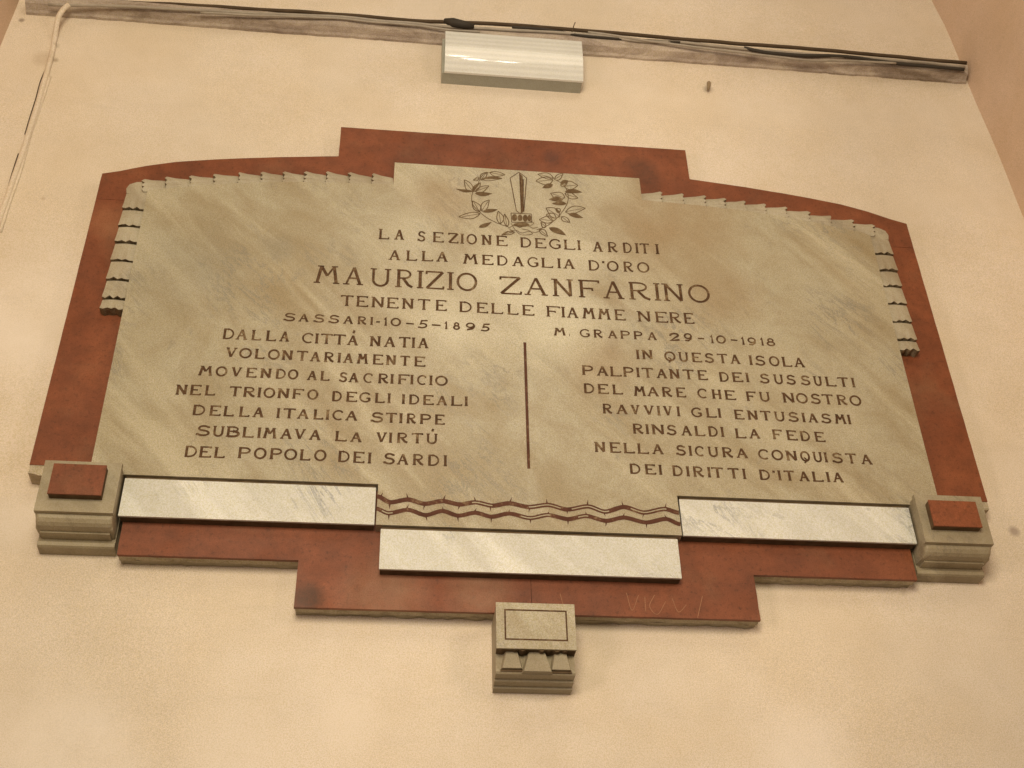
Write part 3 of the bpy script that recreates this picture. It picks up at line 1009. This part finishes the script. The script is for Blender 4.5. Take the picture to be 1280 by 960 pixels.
# worn letters towards the right column read a little fainter
FAINT = {'IN QUESTA ISOLA', 'PALPITANTE DEI SUSSULTI', 'DEL MARE CHE FU NOSTRO', 'RAVVIVI GLI ENTUSIASMI', 'RINSALDI LA FEDE'}
for name, text, words in TEXT:
    whole = text.split(' ')
    if text.startswith('SASSARI'):
        groups = [(text, words)]
    elif text.startswith('M. '):
        groups = [('M.', words[:1]), ('GRAPPA', words[1:2]), ('29-10-1918', words[2:])]
    elif text.startswith('DALLA CITTA'):
        groups = [('DALLA', words[:1]), ('CITTA', words[1:3]), ('NATIA', words[3:])]
    elif text.startswith('SUBLIMAVA'):
        groups = [('SUBLIMAVA', words[:1]), ('LA', words[1:2]), ('VIRTU', words[2:])]
    else:
        groups = [(w[5], [w]) for w in words]
    for word, ws in groups:
        bm = bmesh.new()
        yk = [0]
        for ox, oy, y0, y1, h, w, spans in ws:
            X0, X1 = spans[0][0], spans[-1][1]
            for ch, (a, c) in zip(w, spans):
                if ch == '_':
                    ch = '9o'
                ya = y0 + (y1 - y0) * ((a - X0) / max(1, X1 - X0))
                yc = y0 + (y1 - y0) * ((c - X0) / max(1, X1 - X0))
                pa = at(ox + a / 6.4, oy + (ya - h * 0.35) / 6.4, FM)
                pc = at(ox + c / 6.4, oy + (yc - h * 0.35) / 6.4, FM)
                ba = at(ox + a / 6.4, oy + (ya - 3) / 6.4, FM)
                bc = at(ox + c / 6.4, oy + (yc - 3) / 6.4, FM)
                ta = at(ox + a / 6.4, oy + (ya - h + 2) / 6.4, FM)
                hh = ta.z - ba.z
                lw = 0.0054 if h > 100 else (0.0042 if h > 70 else 0.0038)
                ins = lw * 0.30
                draw_glyph(bm, ch, pa.x + ins, pc.x - ins, ba.z, bc.z, hh, lw, yk)
        o = obj('inscription_word', bm, M_paint, SLAB, normals=False)
        o['label'] = 'cut brown letters reading ' + word + ' in the line ' + text

# dividing rule between the two columns
bm = bmesh.new()
p, q = xz(656, 428, FM), xz(661, 586, FM)
rule = [(p[0] + (q[0] - p[0]) * t / 20, p[1] + (q[1] - p[1]) * t / 20) for t in range(21)]
ribbon(bm, rule, 0.0054, FM - 0.0003)
obj('dividing_rule', bm, M_wire, SLAB, normals=False)

# ------------------------------------------------------------------ two strands of barbed wire cut below the inscription
def wire(pts, barbs, wd, k):
    bm = bmesh.new()
    K = [xz(x, y, FM) for x, y in pts]
    P = []
    for (xa, za), (xb, zb_) in zip(K[:-1], K[1:]):
        for q in range(9):
            t = q / 9
            e = t * t * (3 - 2 * t) * 0.8 + t * 0.2
            P.append((xa + (xb - xa) * t, za + (zb_ - za) * e))
    P.append(K[-1])
    ribbon(bm, P, wd, FM - 0.00028 - k * 0.0001)
    for (x, y), (dx, dy) in barbs:
        a = Vector(xz(x, y, FM))
        c = Vector(xz(x + dx, y + dy, FM))
        d = (c - a).normalized()
        n = Vector((-d.y, d.x)) * 0.0021
        vs_ = [bm.verts.new((v.x, FM - 0.00034 - k * 0.0001, v.y)) for v in (a + n, a - n, c)]
        bm.faces.new(vs_)
    o = obj('carved_barbed_wire', bm, M_wire, SLAB, normals=False)
    bm = bmesh.new()
    n = len(P)
    for a0, a1 in (((0.34, 0.42), (0.53, 0.63), (0.66, 0.78), (0.84, 0.95)) if k == 0 else ((0.03, 0.08), (0.50, 0.60), (0.68, 0.72))):
        ribbon(bm, P[int(a0 * n):int(a1 * n)], 0.0021, FM - 0.00045 - k * 0.0001)
    obj('bare_stone_line', bm, M_marble, o, normals=False)['kind'] = 'stuff'
    o['label'] = ('upper', 'lower')[k] + ' carved strand of barbed wire painted reddish brown'


w1 = [(471.6, 620.5), (487.7, 628), (510, 624.5), (531, 629.9), (553.3, 626.4), (574.4, 630.6), (594.4, 628), (615.5, 632.2), (636.5, 629.2), (661, 633.9), (685, 631.2), (708.8, 637), (735, 633), (756, 639.7), (780, 633.8), (805, 640.8), (831, 636.3), (848.6, 641)]
b1 = [((475, 623), (4, -8)), ((487, 629), (0, 8)), ((510, 624), (-2, -8)), ((531, 630), (-2, 8)), ((554, 626), (3, -8)), ((575, 631), (-3, 7)), ((595, 628), (-3, -8)), ((613, 632), (0, 8)), ((637, 629), (3, -8)), ((662, 634), (-1, 7)), ((684, 631), (-1, -8)), ((709, 637), (0, 6)), ((734, 633), (1, -9)), ((754, 639), (3, 7)), ((779, 634), (-2, -8)), ((805, 640), (-2, 8)), ((831, 637), (2, -9))]
wire(w1, b1, 0.0088, 0)
w2 = [(470.6, 636), (485.4, 641.6), (510, 637.4), (532, 644), (553, 638.8), (573, 644.7), (594.4, 641), (614.3, 646), (636.5, 642), (662.5, 647.7), (685, 643.8), (710, 649), (732.5, 645), (757.5, 651.2), (780, 647), (807.5, 653.2), (832.5, 648.8), (850.6, 655.5)]
b2 = [((486, 642), (0, 9)), ((508, 637), (3, -7)), ((532, 644), (2, 8)), ((554, 639), (-1, -6)), ((572, 645), (1, 8)), ((592, 641), (4, -6)), ((614, 646), (0, 8)), ((636, 642), (1, -6)), ((663, 648), (0, 7)), ((683, 644), (4, -5)), ((710, 649), (0, 8)), ((733, 645), (-1, -6)), ((758, 651), (-1, 8)), ((778, 647), (3, -6)), ((808, 653), (0, 8)), ((834, 649), (-4, -6))]
wire(w2, b2, 0.0082, 1)

# ------------------------------------------------------------------ wreath of laurel and oak round a dagger, cut above the text
def E(x, y):
    return xz(540 + x / 5.818, 190 + y / 5.818, FM)


def leafcut(bm_line, bm_fill, x0, y0, x1, y1, w, fill, k):
    a, c = Vector((x0, y0)), Vector((x1, y1))
    d = c - a
    n = Vector((-d.y, d.x)).normalized()
    up, dn = [], []
    for i in range(9):
        t = i / 8
        bulge = math.sin(math.pi * t ** 0.8) * w * 0.5
        mid = a + d * t + n * (3 * math.sin(t * 5 + k))
        up.append(mid + n * bulge)
        dn.append(mid - n * bulge)
    y = FM - 0.0003 - (k % 6) * 0.00004
    if fill < 2:
        ribbon(bm_line, [E(p.x, p.y) for p in up], 0.0021, y)
        ribbon(bm_line, [E(p.x, p.y) for p in dn], 0.0021, y)
        ribbon(bm_line, [E(*(a + d * t)) for t in (0, .3, .6, .85)], 0.0013, y)
    if fill >= 1:
        A = up if fill == 2 else [a + d * (i / 8) + n * 3 for i in range(9)]
        B = dn
        for i in range(8):
            q = [A[i], A[i + 1], B[i + 1], B[i]]
            try:
                bm_fill.faces.new([bm_fill.verts.new((E(p.x, p.y)[0], y - 0.00002, E(p.x, p.y)[1])) for p in q])
            except ValueError:
                pass


bl, bf = bmesh.new(), bmesh.new()
leaves = [(420, 150, 530, 170, 35, 0), (360, 195, 510, 195, 30, 1), (300, 290, 170, 270, 22, 2), (300, 290, 232, 205, 52, 0), (300, 290, 350, 222, 38, 1), (310, 305, 440, 305, 32, 2), (315, 288, 415, 250, 42, 0),
          (345, 435, 298, 355, 52, 0), (360, 430, 415, 348, 50, 0), (350, 450, 195, 475, 46, 0), (372, 440, 480, 415, 28, 2), (340, 552, 435, 510, 30, 2), (500, 522, 485, 430, 50, 0), (545, 545, 530, 450, 34, 0), (345, 190, 300, 205, 22, 0), (355, 205, 400, 145, 40, 0),
          (880, 205, 755, 215, 58, 0), (880, 235, 800, 265, 36, 2), (885, 190, 770, 160, 42, 0), (890, 200, 955, 160, 38, 0), (935, 245, 990, 210, 42, 1), (965, 285, 1095, 292, 34, 2), (960, 250, 1060, 240, 62, 0), (965, 305, 1062, 335, 42, 0),
          (955, 345, 848, 345, 40, 2), (980, 378, 870, 372, 32, 2), (965, 335, 862, 300, 55, 0), (970, 435, 1115, 408, 52, 0), (990, 452, 1102, 478, 34, 2), (930, 470, 828, 410, 68, 0), (905, 485, 830, 455, 48, 0), (880, 500, 780, 490, 50, 0), (942, 470, 1000, 515, 36, 0),
          (850, 548, 978, 608, 42, 2), (780, 565, 842, 612, 36, 0), (830, 545, 790, 515, 32, 0), (600, 580, 505, 605, 24, 0), (930, 440, 900, 410, 30, 1)]
for i, lf in enumerate(leaves):
    leafcut(bl, bf, *lf, i)
for k, st in enumerate(([(560, 548), (480, 520), (400, 480), (350, 440), (300, 390), (288, 340), (298, 290), (330, 240), (350, 195), (380, 160), (440, 150)],
                        [(760, 566), (830, 542), (900, 490), (955, 425), (988, 360), (985, 290), (950, 235), (900, 205)],
                        [(555, 555), (600, 535), (640, 550), (690, 530), (730, 555), (770, 548)],
                        [(510, 608), (560, 578), (610, 570), (650, 590), (700, 580), (760, 585), (800, 560)],
                        [(575, 520), (600, 560), (640, 600), (690, 604), (730, 596), (700, 570), (650, 560)],
                        [(600, 525), (650, 518), (700, 540), (740, 520), (715, 505)],
                        [(560, 560), (590, 580), (560, 590)])):
    P = smooth_path([Vector((x, y, 0)) for x, y in st], 4)
    ribbon(bl, [E(p.x, p.y) for p in P], 0.0017 if k < 2 else 0.0014, FM - 0.00052 - k * 0.00003)
obj('incised_wreath', bl, M_faint, SLAB, normals=False)['kind'] = 'stuff'
o = obj('incised_wreath_leaves', bf, M_faint, SLAB, normals=False)
o.name = 'wreath_leaf_shading'
o['kind'] = 'stuff'
bm = bmesh.new()
ribbon(bm, [E(*p) for p in [(614, 432), (568, 190), (632, 148), (688, 190), (668, 432)]], 0.0018, FM - 0.00055)
ribbon(bm, [E(*p) for p in [(638, 155), (651, 440)]], 0.0028, FM - 0.00058)
ribbon(bm, [E(*p) for p in [(663, 200), (662, 430)]], 0.0026, FM - 0.00061)
ribbon(bm, [E(*p) for p in [(615, 430), (640, 448), (668, 432)]], 0.0018, FM - 0.00064)
ribbon(bm, [E(*p) for p in [(574, 445), (722, 452), (726, 512), (580, 512), (574, 445)]], 0.0015, FM - 0.00067)
DG = obj('incised_dagger', bm, M_paint, SLAB, normals=False)
bm = bmesh.new()
bm.faces.new([bm.verts.new((E(*p)[0], FM - 0.0005, E(*p)[1])) for p in [(640, 160), (660, 178), (662, 432), (651, 440)]])
obj('blade_shading', bm, M_faint, DG, normals=False)
bm = bmesh.new()
for k, (x, y, rx, ry) in enumerate([(600, 478, 20, 26), (640, 480, 18, 24), (678, 482, 18, 26), (708, 482, 14, 24), (650, 530, 60, 16)]):
    pts = [E(x + rx * math.cos(a), y + ry * math.sin(a)) for a in [2 * math.pi * i / 12 for i in range(12)]]
    bm.faces.new([bm.verts.new((p[0], FM - 0.00045 - k * 0.00002, p[1])) for p in pts])
obj('incised_hilt', bm, M_faint, SLAB, normals=False)

# ------------------------------------------------------------------ dusty ledge above the plaque
LY = 0.004
zt = at(640, 38, LY).z
zb = at(640, 63, WY).z
bm = bmesh.new()
nxs = 170
prev = None
for i in range(nxs + 1):
    x = -1.118 + (1.118 + 1.134) * i / nxs
    j = 0.0030 * noise.noise(Vector((x * 14, 0, 3))) + 0.0022 * noise.noise(Vector((x * 60, 0, 7)))
    j2 = 0.0020 * noise.noise(Vector((x * 18, 4, 3)))
    prof = [(WY + 0.004, zb - 0.001 + j), (WY - 0.006, zb + 0.000 + j), (WY - 0.010, zb + 0.005 + j * 0.7), (LY + 0.008, zt - 0.022 + j2), (LY, zt - 0.008 + j2), (LY, zt + j2), (LY + 0.004, zt + 0.003), (WY + 0.004, zt + 0.003)]
    row = [bm.verts.new((x, y, z)) for y, z in prof]
    if prev:
        for k in range(len(prof) - 1):
            bm.faces.new((prev[k], prev[k + 1], row[k + 1], row[k]))
    else:
        bm.faces.new(row)
    prev = row
bm.faces.new(prev[::-1])
tag(obj('wall_ledge', bm, M_ledge, smooth=False), 'narrow dusty grey ledge running across the top of the cream wall', 'ledge')


def run(name, pts, r, mat, label, Y=LY - 0.004, wob=0.002, seed=0, seg=8):
    P = []
    base = smooth_path([at(x, y, Y) for x, y in pts], 8)
    for i, p in enumerate(base):
        P.append(Vector((p.x, p.y + 0.001 * noise.noise(Vector((p.x * 9, seed, 1))), p.z + wob * noise.noise(Vector((p.x * 11, seed, 5))))))
    o = obj(name, tube(P, r, seg=seg), mat, smooth=True)
    return tag(o, label, 'cable', 'cables along the ledge')


run('cable', [(40, -1), (160, 3), (260, 8), (360, 14), (450, 20), (520, 26), (620, 30), (700, 36), (800, 44), (900, 53), (1000, 60), (1100, 69), (1208, 79)], 0.0046, M_brown,
    'thick sooty brown cable lying highest along the dusty ledge', Y=0.012, wob=0.003, seed=1)
run('cable', [(60, 6), (150, 8), (230, 12), (330, 17), (420, 21), (500, 28), (560, 33), (640, 38), (720, 42), (790, 50), (860, 54), (940, 62), (1040, 70), (1130, 76), (1206, 84)], 0.0036, M_greyc,
    'thin pale grey cable running the whole length of the ledge', wob=0.003, seed=2)
run('cable', [(250, 16), (320, 19), (400, 22), (455, 26), (520, 32), (555, 36), (600, 40)], 0.0026, M_greyc,
    'short thin grey wire sagging left of the emergency light', Y=LY - 0.006, wob=0.004, seed=3)
run('cable', [(930, 60), (960, 66), (1000, 69), (1040, 70), (1070, 72), (1110, 78), (1150, 82), (1205, 87)], 0.0042, M_black,
    'black cable along the right end of the ledge', Y=LY - 0.005, wob=0.002, seed=4)
run('cable', [(735, 40), (790, 48), (860, 58), (900, 62), (960, 70), (1010, 75), (1060, 76), (1120, 79)], 0.0028, M_greyc,
    'grey wire drooping below the black cable right of the light', Y=LY - 0.008, wob=0.003, seed=5)
run('cable', [(640, 34), (690, 38), (740, 46), (800, 50), (850, 53)], 0.0032, M_black,
    'short dark cable passing over the top right of the emergency light', Y=LY - 0.004, wob=0.002, seed=6)
# dark lump of insulating tape where the cables meet over the lamp
b = tube([at(556, 26, LY - 0.006), at(566, 28, LY - 0.012), at(580, 31, LY - 0.012), at(592, 33, LY - 0.008)], [0.006, 0.011, 0.010, 0.006], seg=10)
tag(obj('tape_wrap', b, M_black, smooth=True), 'dark wrapped cable joint over the left top of the emergency light', 'tape')
b = tube([at(715, 40, LY - 0.006), at(717, 33, LY - 0.012), at(719, 28, LY - 0.016)], 0.0013, seg=5)
tag(obj('wire_end', b, M_brown), 'tiny stray wire end sticking up above the emergency light', 'wire')

# painted-over cable dropping down the left of the wall
pts = [(86, 6), (79, 12), (73, 22), (70, 36), (68, 50), (65.5, 64), (62, 78), (56, 100), (47, 132), (38, 160), (28, 192), (19, 218), (8, 250), (-8, 295)]
P = [at(x, y, WY - 0.003) for x, y in pts]
P[0] = at(86, 6, LY - 0.008)
P[1] = at(79, 12, LY - 0.004)
P[2] = at(73, 22, LY + 0.004)
P[3] = at(70, 36, WY - 0.016)
b = tube(smooth_path(P, 6), 0.0062, seg=10, flat=0.9)
tag(obj('cable', b, M_wall, smooth=True), 'cream painted cable dropping from the ledge down the left of the wall', 'cable')
pts = [(62, 96), (55, 118), (47, 142), (38, 168), (32, 190), (24, 218), (12, 252), (0, 290)]
b = tube(smooth_path([at(x, y, WY - 0.0005) for x, y in pts], 6), 0.0042, seg=8, flat=0.8)
tag(obj('cable', b, M_wall, smooth=True), 'thinner painted cable close beside the cream one at far left', 'cable')

b = tube(smooth_path([at(x, y, WY - 0.0008) for x, y in [(57, 86), (50, 103), (45, 122), (40, 138), (36.5, 149), (31, 168)]], 5), 0.0011, seg=5)  # thin dark tube painting the shade line left of the cable
tag(obj('cable_shadow_line', b, M_brown), 'thin dark shadow line beside the upper painted cable at far left', 'shadow')
b = tube(smooth_path([at(x, y, WY - 0.0008) for x, y in [(23, 192), (19, 204), (14, 220), (9, 238), (4, 256)]], 5), 0.0011, seg=5)  # lower stretch of the same painted shade line
tag(obj('cable_shadow_line', b, M_brown), 'thin dark shadow line beside the lower painted cable near the left edge', 'shadow')

# small plug stub left in the wall
b = tube([at(886, 104, WY + 0.002), at(886, 106, WY - 0.006), at(885, 112, WY - 0.009)], [0.0055, 0.0045, 0.0025], seg=9)
tag(obj('wall_plug', b, mat_plain('old_brown_plug', (0.27, 0.20, 0.12), 0.8)), 'small brown wall plug sticking out right of the emergency light', 'wall plug')

# ------------------------------------------------------------------ emergency light
FY = -0.020
TH = math.radians(28)
RR = 0.165
dep = RR * (1 - math.cos(TH))
tl, tr = at(556.6, 38, FY), at(726, 51, FY)
brc, blc = at(730, 101, FY + dep), at(555.8, 89.5, FY + dep)
x0, x1 = (tl.x + blc.x) / 2, (tr.x + brc.x) / 2
z0, z1 = (brc.z + blc.z) / 2, (tl.z + tr.z) / 2
LT = thing('emergency_light', 'rectangular emergency light with ribbed glossy diffuser fixed under the dusty ledge', 'light', ((x0 + x1) / 2, WY, z0))
b = box(x0 - 0.0055, x1 - 0.002, 0.0050, WY + 0.002, z0 + 0.001, z1 + 0.001)
bevel(b, 0.003, 2)
obj('housing', b, M_plastic, LT)
# diffuser: curved clear cover, bowed towards its lower edge
h_roll = RR * math.sin(TH)
prof = [(0.0045, z1), (FY + 0.003, z1), (FY + 0.0006, z1 - 0.0012), (FY, z1 - 0.004)]
for i in range(17):
    a = TH * i / 16
    prof.append((FY + RR * (1 - math.cos(a)), z0 + h_roll - RR * math.sin(a)))
prof.append((0.0045, z0))
b = xprism(prof, x0, x1)
DF = obj('diffuser', b, M_lens, LT)
for p in DF.data.polygons:
    p.use_smooth = abs(p.normal.x) < 0.5
if hasattr(DF.data, 'set_sharp_from_angle'):
    DF.data.set_sharp_from_angle(angle=math.radians(25))
